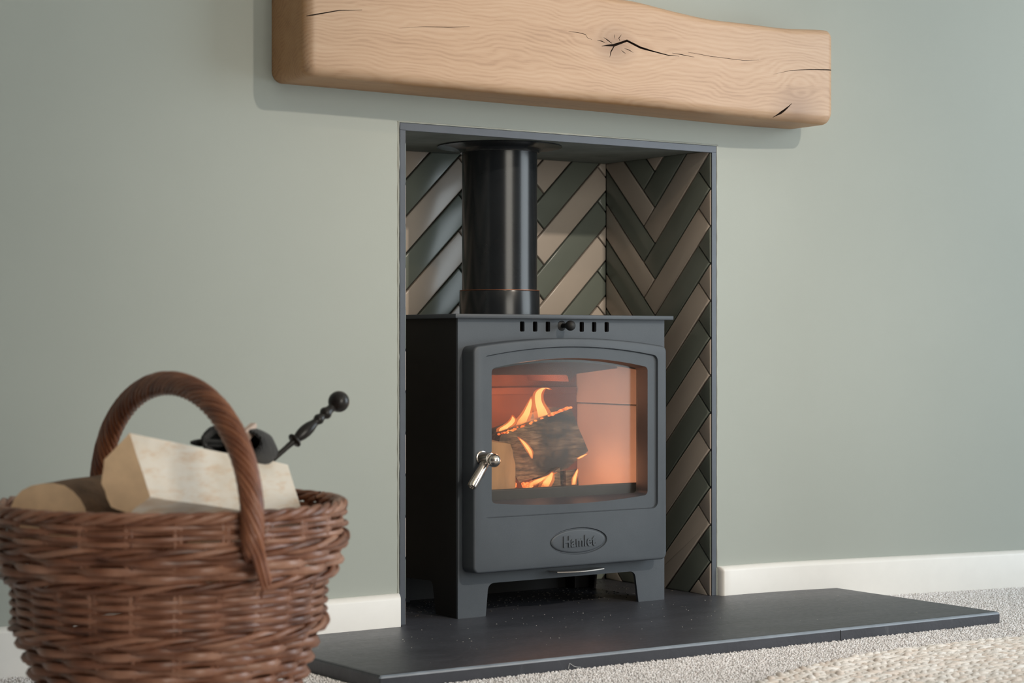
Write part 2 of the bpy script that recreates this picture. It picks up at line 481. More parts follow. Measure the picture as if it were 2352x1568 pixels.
# recess walls: backing of dark grout with glazed herringbone tiles as pieces
wb = link('wall_recess_back', box_mesh((OX0 - 0.02, YB + 0.004, -0.02), (OX1 + 0.02, YB + 0.06, 0.96)), 'grout'); tag(wb, kind='structure')
wr = link('wall_recess_right', box_mesh((TX1 + 0.004, 0.125, -0.02), (TX1 + 0.06, YB + 0.06, 0.96)), 'grout'); tag(wr, kind='structure')
wr2 = link('grout_strip', box_mesh((TX1 + 0.004, 0.001, -0.02), (OX1 - 0.0005, 0.125, OZ - 0.0005)), 'grout', wr)
wl = link('wall_recess_left', box_mesh((OX0 - 0.045, 0.125, -0.02), (TX0 - 0.004, YB + 0.06, 0.96)), 'grout'); tag(wl, kind='structure')
wl2 = link('grout_strip', box_mesh((OX0 + 0.0005, 0.001, -0.02), (TX0 - 0.004, 0.125, OZ - 0.0005)), 'grout', wl)
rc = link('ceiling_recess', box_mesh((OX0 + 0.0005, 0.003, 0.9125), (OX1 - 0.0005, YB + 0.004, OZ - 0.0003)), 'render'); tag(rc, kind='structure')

def clip(poly, lo, hi):
    def half(pts, ax, v, s):
        out = []
        for i in range(len(pts)):
            a, b = pts[i - 1], pts[i]
            ia, ib = (a[ax] - v) * s >= 0, (b[ax] - v) * s >= 0
            if ia != ib:
                k = (v - a[ax]) / (b[ax] - a[ax])
                out.append((a[0] + (b[0] - a[0]) * k, a[1] + (b[1] - a[1]) * k))
            if ib: out.append(b)
        return out
    for ax in (0, 1):
        poly = half(poly, ax, lo[ax], 1)
        if len(poly) < 3: return []
        poly = half(poly, ax, hi[ax], -1)
        if len(poly) < 3: return []
    return poly

def inset_poly(p, d):
    """inset a convex ccw polygon"""
    n = len(p); out = []
    for i in range(n):
        a, b, c = Vector(p[i - 1]), Vector(p[i]), Vector(p[(i + 1) % n])
        e1 = (b - a).normalized(); e2 = (c - b).normalized()
        n1 = Vector((-e1.y, e1.x)); n2 = Vector((-e2.y, e2.x))
        den = 1 + n1.dot(n2)
        out.append(tuple(b + (n1 + n2) * (d / max(den, 0.2))))
    return out

def clean(p):
    out = []
    for q in p:
        if not out or (Vector(q) - Vector(out[-1])).length > 0.002: out.append(q)
    if len(out) > 1 and (Vector(out[0]) - Vector(out[-1])).length < 0.002: out.pop()
    return out

def herringbone(parent, u0, v0, lo, hi, place, dark_even):
    w, L, g = 0.0527, 0.2500, 0.0034
    s2 = math.sqrt(2)
    for m in range(-4, 5):
        for k in range(-16, 17):
            for kind in (0, 1):
                if kind == 0: p0, p1, q0, q1 = 0, L, 0, w
                else: p0, p1, q0, q1 = L, L + w, w - L, w
                ox, oy = k * w + m * L, k * w - m * L
                h = g / 2
                c4 = [(p0 + h, q0 + h), (p1 - h, q0 + h), (p1 - h, q1 - h), (p0 + h, q1 - h)]
                uv = [((p + ox - q - oy) / s2 + u0, (p + ox + q + oy) / s2 + v0) for p, q in c4]
                uv = clean(clip(uv, lo, hi))
                if len(uv) < 3: continue
                ar = 0.5 * abs(sum(uv[i - 1][0] * uv[i][1] - uv[i][0] * uv[i - 1][1] for i in range(len(uv))))
                if ar < 0.00012: continue
                big = min(max(u for u, _ in uv) - min(u for u, _ in uv), max(q for _, q in uv) - min(q for _, q in uv))
                i1 = inset_poly(uv, min(0.0007, big * 0.05)); i2 = inset_poly(uv, min(0.0030, big * 0.12))
                jit = random.uniform(-0.0005, 0.0005)
                rings = [[place(a, b, 0.0046) for a, b in uv], [place(a, b, -0.0012 + jit) for a, b in uv],
                         [place(a, b, -0.0022 + jit) for a, b in i1], [place(a, b, -0.0030 + jit) for a, b in i2]]
                me = loft_mesh(rings)
                dark = (k % 2 == 0) == dark_even
                link('tile', me, 'tile_dark' if dark else 'tile_light', parent, smooth=50)

# back wall (u = x), right wall (u = -y, towards the room), left wall (u = y)
herringbone(wb, 2.3814, 0.7663, (TX0 + 0.002, HT), (TX1 - 0.002, 0.9125), lambda u, v, d: (u, YB + d, v), True)
herringbone(wr, -0.1785, 0.7344, (-YB + 0.003, HT), (-0.0015, 0.9125), lambda u, v, d: (TX1 + d, -u, v), False)
herringbone(wl, 0.170, 0.7200, (0.0015, HT), (YB - 0.003, 0.9125), lambda u, v, d: (TX0 - d, u, v), False)

# angle trim round the opening
tw = 0.0125
trim_parts = [
    ('trim_1', (OX0 + 0.0005, -0.0016, HT), (OX0 + tw, 0.0010, OZ - tw)),
    ('trim_2', (OX1 - tw, -0.0016, HT), (OX1 - 0.0005, 0.0010, OZ - tw)),
    ('trim_3', (OX0 + 0.0005, -0.0016, OZ - tw - 0.0015), (OX1 - 0.0005, 0.0025, OZ - 0.0005))]
for nm, a, b in trim_parts:
    tag(link(nm, box_mesh(a, b, 0.0005, 1), 'trim'), kind='structure')
# beads of filler where the trim meets the plaster
for i, (a, b) in enumerate((((OX0 - 0.0022, HT), (OX0 - 0.0016, OZ)), ((OX1 + 0.0018, 0.08), (OX1 + 0.0018, OZ)), ((OX0 - 0.004, OZ + 0.0015), (OX1 + 0.004, OZ + 0.0015)))):
    n = 60; path = []
    for k in range(n + 1):
        f = k / n
        path.append((a[0] + (b[0] - a[0]) * f + random.uniform(-.0004, .0004), -0.0002, a[1] + (b[1] - a[1]) * f + random.uniform(-.0004, .0004)))
    tag(link('trim_%d' % (4 + i), tube_mesh(path, [random.uniform(0.0010, 0.0019) for _ in path], 6), 'caulk', smooth=60), kind='structure')

# skirting boards: profile in (distance from wall, height)
BBZ = 0.0815
prof = [(0.0, 0.0), (0.0155, 0.0), (0.0155, BBZ - 0.0100), (0.0145, BBZ - 0.0065), (0.0115, BBZ - 0.0030), (0.0075, BBZ - 0.0008), (0.003, BBZ), (0.0, BBZ)]
def skirting(name, p0, p1, ret_at=None):
    if ret_at == 'curve':       # follows the turn of the wall, moulded return at the opening
        X0 = OX1 + 0.003; st = [(X0 + 0.0075 * (1 - math.cos(a)), max(math.sin(a), 0.12)) for a in [PI / 2 * k / 6 for k in range(7)]]
        st += [(X0 + 0.0075 + (BW + 0.02) * k / 14, 1.0) for k in range(1, 15)] + [(5.0, 1.0)]
        rings = []
        for x, sc in st:
            e = 1e-4; d = Vector((2 * e, wy(x + e) - wy(x - e))).normalized()
            rings.append([(x + d.y * (o * sc + 0.0003), wy(x) - d.x * (o * sc + 0.0003), z) for o, z in prof])
        tag(link(name, loft_mesh(rings), 'white', smooth=35), kind='structure'); return
    p0, p1 = Vector(p0), Vector(p1); d = (p1 - p0).normalized(); nrm = Vector((d.y, -d.x))
    def ring(p, sc=1.0):
        return [(p.x + nrm.x * (o * sc + 0.0003), p.y + nrm.y * (o * sc + 0.0003), z) for o, z in prof]
    rings = [ring(p0), ring(p1)]
    if ret_at == 'start':   # moulded return: profile shrinks to the wall
        rings = [ring(p0 + d * (0.0075 * (1 - math.cos(a))), max(math.sin(a), 0.12)) for a in [PI / 2 * k / 6 for k in range(7)]] + [ring(p1)]
    if ret_at == 'end':
        rings = [ring(p0)] + [ring(p1 - d * (0.0075 * (1 - math.cos(a))), max(math.sin(a), 0.12)) for a in [PI / 2 * k / 6 for k in range(6, -1, -1)]]
    tag(link(name, loft_mesh(rings), 'white', smooth=35), kind='structure')
skirting('baseboard_left', (-2.2, 0), (OX0 - 0.001, 0), 'end')
skirting('baseboard_right', None, None, 'curve')

# carpet pile around the hearth
def pile():
    xs0, xs1, ys0, ys1 = 0.25, 3.75, -1.25, -0.01
    st = 0.0040
    gx, gy = np.meshgrid(np.arange(xs0, xs1, st), np.arange(ys0, ys1, st))
    X = gx.ravel() + rng.uniform(-.45, .45, gx.size) * st; Y = gy.ravel() + rng.uniform(-.45, .45, gx.size) * st
    fy = -0.4405 + (X - 1.5165) * (-0.0445 / 1.327)
    inh = (X > 1.503) & (X < 2.846) & (Y > fy - 0.0015)
    wyl = np.array([wy(x) for x in X]) - 0.017
    rug = (X - 2.45) ** 2 + (Y + 1.665) ** 2 < 0.98 ** 2
    keep = ~inh & (Y < wyl) & ~rug & ((X > 1.25) | (rng.random(X.size) < 0.7)) & ((Y > -1.0) | (rng.random(X.size) < 0.7))
    X, Y = X[keep], Y[keep]; n = X.size
    H = rng.uniform(0.0024, 0.0044, n); R = rng.uniform(0.0017, 0.0027, n); A = rng.uniform(0, PI, n)
    tx = rng.normal(0, 0.0018, n); ty = rng.normal(0, 0.0018, n)
    V = np.zeros((n, 7, 3))
    for i in range(3):
        a = A + i * 2 * PI / 3
        V[:, i, 0] = X + R * np.cos(a) * 0.7; V[:, i, 1] = Y + R * np.sin(a) * 0.7; V[:, i, 2] = -0.001
        V[:, 3 + i, 0] = X + tx * .6 + R * np.cos(a); V[:, 3 + i, 1] = Y + ty * .6 + R * np.sin(a); V[:, 3 + i, 2] = H * 0.65
    V[:, 6, 0] = X + tx; V[:, 6, 1] = Y + ty; V[:, 6, 2] = H
    base = np.arange(n)[:, None] * 7
    tri = np.array([[0, 1, 4], [0, 4, 3], [1, 2, 5], [1, 5, 4], [2, 0, 3], [2, 3, 5], [3, 4, 6], [4, 5, 6], [5, 3, 6]])
    Fc = (base[:, None, :] + tri[None]).reshape(-1, 3)
    me = bpy.data.meshes.new('pile')
    me.vertices.add(n * 7); me.vertices.foreach_set('co', V.reshape(-1))
    me.loops.add(Fc.size); me.loops.foreach_set('vertex_index', Fc.reshape(-1).astype(np.int32))
    me.polygons.add(len(Fc)); me.polygons.foreach_set('loop_start', np.arange(0, Fc.size, 3, dtype=np.int32))
    me.polygons.foreach_set('loop_total', np.full(len(Fc), 3, dtype=np.int32))
    me.update(calc_edges=True); me.validate()
    return me
o = link('carpet_pile', pile(), 'pile'); tag(o, 'short beige twist pile of the fitted carpet', 'carpet', kind='stuff')

# ------------------------------------------------------------------ hearth
HF = [(1.5165, -0.4405), (2.8435, -0.485)]      # front corners of the slate
hy = lambda x: HF[0][1] + (x - HF[0][0]) * (HF[1][1] - HF[0][1]) / (HF[1][0] - HF[0][0])
hearth = empty('hearth', (2.18, -0.2, 0))
def rel(me, parent):
    me.transform(Matrix.Translation(-Vector(parent.location))); return me
eps = 0.0172
top_out = [(1.5165, hy(1.5165)), (2.8435, hy(2.8435)), (2.8385, wy(2.8385) - eps), (2.77, wy(2.77) - eps), (2.70, wy(2.70) - eps), (2.63, wy(2.63) - eps), (2.5585, -eps * 1.0), (2.5585, -0.0005),
           (TX1 - 0.0002, -0.0005), (TX1 - 0.0002, YB - 0.0002), (TX0 + 0.0002, YB - 0.0002), (TX0 + 0.0002, -0.0005), (1.8165, -0.0005), (1.8165, -eps), (1.5065, -eps)]
rf = [0.004, 0.005, 0.001] + [0] * 11 + [0.001]
o2 = rounded_poly(top_out, rf, 3)
def slab_ring(z, ins):
    out = []
    for x, y in o2:
        k = 1 if y < -0.06 else 0
        dx = ins if x < 1.6 and k else (-ins if x > 2.8 and k else 0)
        out.append((x + dx, y + (ins if y < -0.3 else 0), z))
    return out
sl = link('slab', rel(loft_mesh([slab_ring(0.0008, 0.0), slab_ring(HT - 0.0050, 0.0), slab_ring(HT - 0.0026, 0.0012), slab_ring(HT - 0.0007, 0.0036), slab_ring(HT, 0.0080)]), hearth), 'slate', hearth, smooth=14)
sl.data.materials.append(M['slate_highlight'])
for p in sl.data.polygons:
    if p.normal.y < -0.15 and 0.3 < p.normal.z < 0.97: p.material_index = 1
sl['label'] = 'slate with a pale highlight painted on the front arris'
jx = 2.443
link('joint_line', rel(box_mesh((jx - 0.0007, hy(jx) - 0.0004, 0.001), (jx + 0.0007, hy(jx) + 0.003, HT - 0.004)), hearth), 'void', hearth)
tag(hearth, 'black slate hearth slab with a painted highlight on its chipped front edge in front of the stove', 'hearth')

# ------------------------------------------------------------------ stove
SX0, SX1 = 1.947, 2.431; SY = 0.008; SYB = 0.285; ST = 0.5735
stove = empty('wood_stove', (2.189, 0.14, HT))
def S(name, me, mat, parent=None, smooth=None):
    return link(name, rel(me, stove), mat, parent or stove, smooth)
lz = 0.0845
out = rounded_poly([(SX0, HT), (2.0085, HT), (2.0145, lz), (2.3575, lz), (2.3665, HT), (SX1, HT), (SX1, ST), (SX0, ST)], [0.001, 0.001, 0.013, 0.013, 0.001, 0.001, 0, 0], 4)
fp = prism_xz(out, SY, SY + 0.006)
cuts = [prism_xz(arch_outline(1.995, 2.372, 0.225, 0.475, 0.492, 0.01), SY - 0.02, SY + 0.03)]
slots = (2.0905, 2.120, 2.1495, 2.2290, 2.2585, 2.2887)
for x in slots:
    cuts.append(prism_xz(rounded_poly([(x - 0.0052, 0.5495), (x + 0.0052, 0.5495), (x + 0.0052, 0.5685), (x - 0.0052, 0.5685)], 0.0022, 3), SY - 0.02, SY + 0.03))
fp = boolean(fp, cuts)
S('front_panel', fp, 'iron', smooth=30)
S('slot_backing', box_mesh((2.06, SY + 0.013, 0.544), (2.32, SY + 0.016, 0.572)), 'void')
so = rounded_poly([(SY + 0.0062, HT), (0.083, HT), (0.0955, 0.085), (0.222, 0.081), (0.232, HT), (SYB, HT), (SYB, ST), (SY + 0.0062, ST)], [0, 0.001, 0.01, 0.01, 0.001, 0, 0, 0], 4)
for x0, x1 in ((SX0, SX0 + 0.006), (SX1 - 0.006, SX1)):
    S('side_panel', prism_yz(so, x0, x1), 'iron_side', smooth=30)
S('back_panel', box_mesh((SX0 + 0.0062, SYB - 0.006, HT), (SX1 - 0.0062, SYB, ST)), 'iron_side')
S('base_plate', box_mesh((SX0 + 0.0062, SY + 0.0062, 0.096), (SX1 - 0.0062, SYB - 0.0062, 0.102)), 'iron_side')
S('top_plate', box_mesh((1.9335, -0.006, ST), (2.4435, 0.292, 0.5815), 0.0015, 2), 'iron', smooth=40)
S('rear_foot', box_mesh((2.387, 0.245, HT), (2.4246, 0.2785, 0.096), 0.002), 'black')
S('rear_foot', box_mesh((1.9534, 0.245, HT), (1.991, 0.2785, 0.096), 0.002), 'black')
# door
DY = -0.030
D_ = (1.957, 2.4065, 0.1085, 0.5215, 0.5375, 0.012)
dr = [ring_y(arch_outline(*D_), SY - 0.0012), ring_y(arch_outline(*D_), DY + 0.004), ring_y(arch_outline(*D_, inset=0.0008), DY + 0.0018), ring_y(arch_outline(*D_, inset=0.0022), DY + 0.0005), ring_y(arch_outline(*D_, inset=0.0042), DY)]
door_me = loft_mesh(dr)
P_ = (1.9785, 2.3845, 0.2085, 0.5035, 0.5215, 0.013)
panel_cut = loft_mesh([ring_y(arch_outline(*P_, inset=-0.0012), DY - 0.004), ring_y(arch_outline(*P_), DY + 0.0005), ring_y(arch_outline(*P_, inset=0.0015), DY + 0.0045)])
G_ = (2.0005, 2.3615, 0.2360, 0.4805, 0.4985, 0.008)
glass_cut = loft_mesh([ring_y(arch_outline(*G_, bow=0.009, inset=-0.002), DY - 0.004), ring_y(arch_outline(*G_, bow=0.009, inset=-0.001), DY + 0.006), ring_y(arch_outline(*G_, bow=0.001, inset=0.0015), SY - 0.006), ring_y(arch_outline(*G_, inset=0.0015), SY + 0.01)])
ell = lambda a, b, n=48: [(2.1935 + a * math.cos(2 * PI * k / n), 0.1556 + b * math.sin(2 * PI * k / n)) for k in range(n)]
badge_cut = loft_mesh([ring_y(ell(0.0682, 0.0262), DY - 0.004), ring_y(ell(0.0672, 0.0254), DY + 0.0004), ring_y(ell(0.0655, 0.0240), DY + 0.0028)])
door_me = boolean(door_me, [panel_cut, glass_cut, badge_cut])
door = S('door', door_me, 'iron', smooth=32)
# raised plate of the badge and its lettering
S('badge_plate', loft_mesh([ring_y(ell(0.0632, 0.0220), DY + 0.0040), ring_y(ell(0.0632, 0.0220), DY + 0.0014), ring_y(ell(0.0618, 0.0208), DY + 0.0004), ring_y(ell(0.059, 0.019), DY + 0.0001)]), 'iron', door, smooth=40)
fc = bpy.data.curves.new('lettering', 'FONT'); fc.body = 'Hamlet'; fc.size = 0.0285; fc.extrude = 0.0012; fc.bevel_depth = 0.0003
fc.align_x = 'CENTER'; fc.align_y = 'CENTER'; fc.space_character = 1.08; fc.offset = 0.00055
fo = bpy.data.objects.new('tmp', fc); COL.objects.link(fo)
dg = bpy.context.evaluated_depsgraph_get(); dg.update()
fm = bpy.data.meshes.new_from_object(fo.evaluated_get(dg)); bpy.data.objects.remove(fo, do_unlink=True)
xs = [v.co.x for v in fm.vertices]; ys = [v.co.y for v in fm.vertices]
w_ = max(xs) - min(xs); cx_ = (max(xs) + min(xs)) / 2; cy_ = (max(ys) + min(ys)) / 2
sx_ = 0.0760 / w_; sy_ = 0.0215 / (max(ys) - min(ys))
for v in fm.vertices:
    x, y, z = v.co
    v.co = (2.1955 + (x - cx_) * sx_, DY - 0.0004 - z, 0.1555 + (y - cy_) * sy_)
fm.materials.clear()
let = S('lettering', fm, 'iron', door); let['label'] = 'raised maker\'s name lettering in the oval badge'
pane = S('glass_pane', loft_mesh([ring_y(arch_outline(G_[0] - 0.004, G_[1] + 0.004, G_[2] - 0.006, G_[3] + 0.004, G_[4] + 0.004, 0.006), SY - 0.0060), ring_y(arch_outline(G_[0] - 0.004, G_[1] + 0.004, G_[2] - 0.006, G_[3] + 0.004, G_[4] + 0.004, 0.006), SY - 0.0055)]), 'glass', door)
pane['label'] = 'smoky heat-resistant glass pane'
# door handle
HX, HZ = 1.974, 0.3195
h = S('handle', lathe_mesh([(0, 0.0125), (0.0025, 0.0125), (0.003, 0.0108), (0.028, 0.0108), (0.030, 0.0100), (0.031, 0.006)], (HX, DY, HZ), (0, -1, 0), 28), 'chrome', door, smooth=40)
h['label'] = 'polished chrome door handle with a ball end'
bl = [(0.0125 - 0.0125 * math.cos(PI * k / 14), 0.0125 * math.sin(PI * k / 14)) for k in range(15)]
S('handle_ball', lathe_mesh(bl, (HX + 0.003, DY - 0.020, HZ - 0.003), (0.18, -1, -0.05), 28), 'chrome', door, smooth=60)
S('handle_lever', lathe_mesh([(0, 0.0068), (0.004, 0.0080), (0.050, 0.0090), (0.054, 0.0086), (0.0555, 0.0068), (0.0553, 0.0054), (0.053, 0.005)], (HX - 0.001, DY - 0.0135, HZ - 0.008), (-0.62, -0.12, -0.78), 24), 'chrome', door, smooth=40)
# air control: stem and ball
kn = S('air_knob', lathe_mesh([(0, 0.0095), (0.001, 0.0095), (0.003, 0.0045), (0.016, 0.0042), (0.0185, 0.0065)] + [(0.0275 - 0.0098 * math.cos(a), 0.0098 * math.sin(a)) for a in [0.75 + (PI - 0.75) * k / 12 for k in range(13)]], (2.182, SY, 0.5610), (0, -1, 0), 24), 'iron_side', smooth=60)
kn['label'] = 'round dark air control knob'
# riddling lever plate under the door
pl = []
for k in range(13):
    f = k / 12; pl.append((2.150 + 0.110 * f, -0.022 - 0.006 * math.sin(PI * f) , 0.0985 - 0.001 * math.sin(PI * f)))
S('ash_lever', loft_mesh([[(x, y, z - 0.001), (x, 0.006, z - 0.001), (x, 0.006, z + 0.001), (x, y, z + 0.001)] for x, y, z in pl]), 'chrome', smooth=30)['label'] = 'flat shiny riddling plate'
# firebox
FX0, FX1 = 1.972, 2.404
S('back_liner', box_mesh((FX0, 0.240, 0.104), (FX1, 0.262, 0.53), 0.002), 'liner_back')
S('back_rib', box_mesh((FX0 + 0.02, 0.232, 0.425), (FX1 - 0.02, 0.2395, 0.440), 0.002), 'liner_back')
S('side_liner', box_mesh((FX1 - 0.016, 0.03, 0.104), (FX1, 0.2395, 0.405), 0.002), 'liner')
S('side_liner', box_mesh((FX1 - 0.018, 0.03, 0.407), (FX1, 0.2395, 0.53), 0.002), 'liner')
S('side_liner', box_mesh((FX0, 0.03, 0.104), (FX0 + 0.016, 0.2395, 0.53), 0.002), 'liner')
bf = rounded_poly([(FX0 + 0.017, 0.497), (FX0 + 0.017, 0.468), (2.262, 0.466), (2.266, 0.452), (2.285, 0.468), (2.384, 0.478), (2.384, 0.497)], [0, 0, 0.006, 0.001, 0.008, 0, 0], 3)
S('baffle_plate', prism_xz(bf, 0.10, 0.2395), 'liner_back')
S('grate', box_mesh((FX0 + 0.02, 0.035, 0.150), (FX1 - 0.02, 0.235, 0.162), 0.002), 'black')
S('log_guard', box_mesh((FX0 + 0.005, 0.020, 0.110), (FX1 - 0.005, 0.029, 0.2555), 0.003), 'black')
tag(stove, 'dark grey cast-iron wood burning stove with a lit fire behind glass', 'stove')

# things burning inside
def log_mesh(section, axis, mat_end_scale=1.0, jitter=0.0015, steps=5):
    """section: list of 3D points (one end); axis: vector to the other end"""
    A = Vector(axis); rings = []
    ctr = sum((Vector(p) for p in section), Vector()) / len(section)
    for s in range(steps + 1):
        f = s / steps; r = []
        for i, p in enumerate(section):
            q = Vector(p); q = ctr + (q - ctr) * (1 + (mat_end_scale - 1) * f)
            nz = noise.noise_vector(Vector((i * 3.1, f * 2.7, A.length * 10))) * jitter
            r.append(q + A * f + (nz if 0 < s < steps else nz * 0.4))
        rings.append(r)
    return loft_mesh(rings)

def split_section(pts, sub=3, jitter=0.0012):
    out = []
    for i in range(len(pts)):
        a, b = Vector(pts[i]), Vector(pts[(i + 1) % len(pts)])
        for k in range(sub):
            q = a.lerp(b, k / sub)
            if k: q += noise.noise_vector(q * 60) * jitter
            out.append(q)
    return out

# section in xz plane seen from the front, running back
sec = split_section([(2.2990, 0.082, 0.3166), (2.2610, 0.088, 0.4005), (2.085, 0.070, 0.354), (2.078, 0.070, 0.335), (2.132, 0.078, 0.262), (2.2515, 0.085, 0.284)], 4, 0.0014)
fl = link('burning_log', log_mesh(sec, (0.01, 0.075, 0.012), 0.86, 0.002), 'char', smooth=40)
tag(fl, 'large charred log tilted across the fire behind the stove glass', 'log')
# glowing rim on the top edge
bm = bmesh.new()
for k in range(34):
    f = k / 33
    x = 2.085 + (2.259 - 2.085) * f; z = 0.3555 + (0.4025 - 0.3555) * f
    if 0.30 < f < 0.70 and random.random() < 0.75: continue
    r = random.uniform(0.002, 0.0036) * (1.25 if f > 0.7 else 0.8)
    bmesh.ops.create_icosphere(bm, subdivisions=1, radius=r, matrix=Matrix.Translation((x + random.uniform(-.002, .002), 0.071 + 0.015 * f + random.uniform(-.002, .006), z + random.uniform(-.0015, .001))) @ Matrix.Diagonal((1.6, 1, 0.9, 1)))
g = link('glowing_edge', bm_mesh(bm), 'ember', fl); g['kind'] = 'stuff'
sec = split_section([(2.060, 0.045, 0.165), (2.100, 0.048, 0.200), (2.104, 0.05, 0.300), (2.092, 0.05, 0.338), (2.030, 0.05, 0.345), (2.015, 0.045, 0.200)], 3, 0.002)
o = link('burning_log', log_mesh(sec, (-0.01, 0.09, 0.02), 0.9), 'scorched', smooth=40)
tag(o, 'pale split log standing at the left of the fire behind the door handle', 'log')
sec = split_section([(2.222, 0.045, 0.165), (2.252, 0.045, 0.165), (2.250, 0.05, 0.285), (2.222, 0.05, 0.283)], 3, 0.002)
o = link('burning_log', log_mesh(sec, (0.0, 0.05, 0.0), 0.9), 'char', smooth=40)
tag(o, 'short upright charred stump under the large burning log', 'log')
sec = split_section([(2.172, 0.05, 0.165), (2.215, 0.05, 0.165), (2.212, 0.055, 0.290), (2.180, 0.055, 0.27)], 3, 0.002)
o = link('burning_log', log_mesh(sec, (0.0, 0.05, 0.0), 0.9), 'char', smooth=40)
tag(o, 'blackened log end propping the large burning log from below', 'log')
bm = bmesh.new()
for k in range(420):
    x = random.uniform(1.995, 2.38); y = random.uniform(0.04, 0.225); top = 0.262 - 0.06 * abs((x - 2.18) / 0.2) ** 2
    z = random.uniform(0.163, top)
    bmesh.ops.create_icosphere(bm, subdivisions=1, radius=random.uniform(0.004, 0.010), matrix=Matrix.Translation((x, y, z)) @ Matrix.Diagonal((random.uniform(.7, 1.4), 1, random.uniform(.6, 1.1), 1)))
o = link('ember_bed', bm_mesh(bm), 'ember'); tag(o, 'bed of glowing orange embers at the foot of the fire', 'embers', kind='stuff')

def flame_mesh(pts, widths, thick, grow):
    n = 16; P = [Vector(p) for p in pts]; m = len(P) - 1; rings = []
    for s_ in range(n + 1):
        f = s_ / n * m; i = min(int(f), m - 1); u = f - i
        p0, p1, p2, p3 = P[max(i - 1, 0)], P[i], P[i + 1], P[min(i + 2, m)]
        c = 0.5 * ((2 * p1) + (p2 - p0) * u + (2 * p0 - 5 * p1 + 4 * p2 - p3) * u * u + (3 * p1 - p0 - 3 * p2 + p3) * u ** 3)
        w = (widths[i] * (1 - u) + widths[min(i + 1, len(widths) - 1)] * u) * grow
        rings.append([c + Vector((w * math.cos(2 * PI * k / 12), w * thick * math.sin(2 * PI * k / 12), 0)) for k in range(12)])
    return loft_mesh(rings)
def flame(pts, widths, label, thick=0.35):
    '''pts: path of centres; widths: half widths in x; an outer veil with a hotter core inside'''
    o = link('flame', flame_mesh(pts, widths, thick, 1.35), 'flame', smooth=80)
    q = [Vector(p) for p in pts]; q[-1] = q[-2].lerp(q[-1], 0.7)
    link('flame_core', flame_mesh(q, widths, thick, 0.74), 'flame_core', o, smooth=80)
    tag(o, label, 'flame', 'flames in the stove')
    return o
FY = 0.105
flame([(2.209, FY, 0.376), (2.206, FY, 0.392), (2.196, FY, 0.415), (2.197, FY, 0.432), (2.210, FY, 0.441), (2.228, FY, 0.437)], [0.016, 0.016, 0.010, 0.0095, 0.007, 0.001], 'tallest yellow flame curling over the big log')
flame([(2.155, FY, 0.366), (2.158, FY, 0.378), (2.168, FY, 0.392), (2.176, FY, 0.410), (2.180, FY, 0.425)], [0.017, 0.014, 0.010, 0.006, 0.0008], 'slim pointed orange flame left of the tallest one')
flame([(2.108, FY, 0.352), (2.114, FY, 0.364), (2.128, FY, 0.372), (2.136, FY, 0.380), (2.135, FY, 0.390)], [0.006, 0.012, 0.010, 0.007, 0.0008], 'low bright flame at the left end of the big log')
flame([(2.148, 0.058, 0.308), (2.143, 0.058, 0.322), (2.131, 0.060, 0.338), (2.118, 0.062, 0.350)], [0.0012, 0.006, 0.005, 0.001], 'thin orange tongue licking down the front of the big log')
flame([(2.135, 0.042, 0.258), (2.150, 0.042, 0.266), (2.168, 0.043, 0.272), (2.196, 0.043, 0.281)], [0.010, 0.014, 0.008, 0.001], 'ragged orange flame low under the big log')
flame([(2.165, 0.040, 0.255), (2.172, 0.040, 0.266), (2.180, 0.041, 0.276), (2.184, 0.041, 0.283)], [0.012, 0.012, 0.006, 0.001], 'orange flame rising between the two charred stumps')
flame([(2.232, 0.038, 0.256), (2.234, 0.038, 0.268), (2.240, 0.039, 0.280), (2.243, 0.039, 0.287)], [0.005, 0.005, 0.003, 0.0006], 'small narrow flame in front of the upright stump')
flame([(2.262, 0.065, 0.303), (2.268, 0.065, 0.306), (2.278, 0.066, 0.310), (2.288, 0.066, 0.313)], [0.003, 0.005, 0.004, 0.0006], 'tiny flame at the lower right corner of the big log')

def fire_light(loc, power, r):
    l = bpy.data.lights.new('fire_light', 'POINT'); l.energy = power; l.color = (1.0, 0.44, 0.25); l.shadow_soft_size = r
    o = bpy.data.objects.new('fire_light', l); COL.objects.link(o); o.location = loc
fire_light((2.200, 0.150, 0.420), 0.62, 0.03)
fire_light((2.290, 0.110, 0.285), 0.60, 0.05)
fire_light((2.150, 0.020, 0.300), 0.07, 0.012)

# ------------------------------------------------------------------ flue
flue = empty('flue_pipe', (2.148, 0.168, 0.5815))
def FL(name, me, mat, smooth=40): return link(name, rel(me, flue), mat, flue, smooth)
PX, PY = 2.148, 0.168
FL('pipe', lathe_mesh([(0.0, 0.0735), (0.295, 0.0735)], (PX, PY, 0.612), (0, 0, 1), 64), 'enamel')
FL('collar', lathe_mesh([(0.0, 0.0785), (0.046, 0.0785), (0.0475, 0.078), (0.048, 0.0765), (0.048, 0.0738)], (PX, PY, 0.5816), (0, 0, 1), 64), 'enamel')
FL('joint_ring', lathe_mesh([(0, 0.0738), (0, 0.0782), (0.0012, 0.0782), (0.0012, 0.0738)], (PX, PY, 0.6298), (0, 0, 1), 64), simple('copper_scale', srgb(150, 96, 70), 0.4, metal=0.6))
FL('ceiling_rose', lathe_mesh([(0, 0.0738), (0.0, 0.0775), (0.005, 0.080), (0.010, 0.088), (0.012, 0.122), (0.014, 0.122), (0.0142, 0.0738)], (PX, PY, 0.8980), (0, 0, 1), 64), 'enamel')
tag(flue, 'glossy black flue pipe rising from the top of the stove', 'flue')

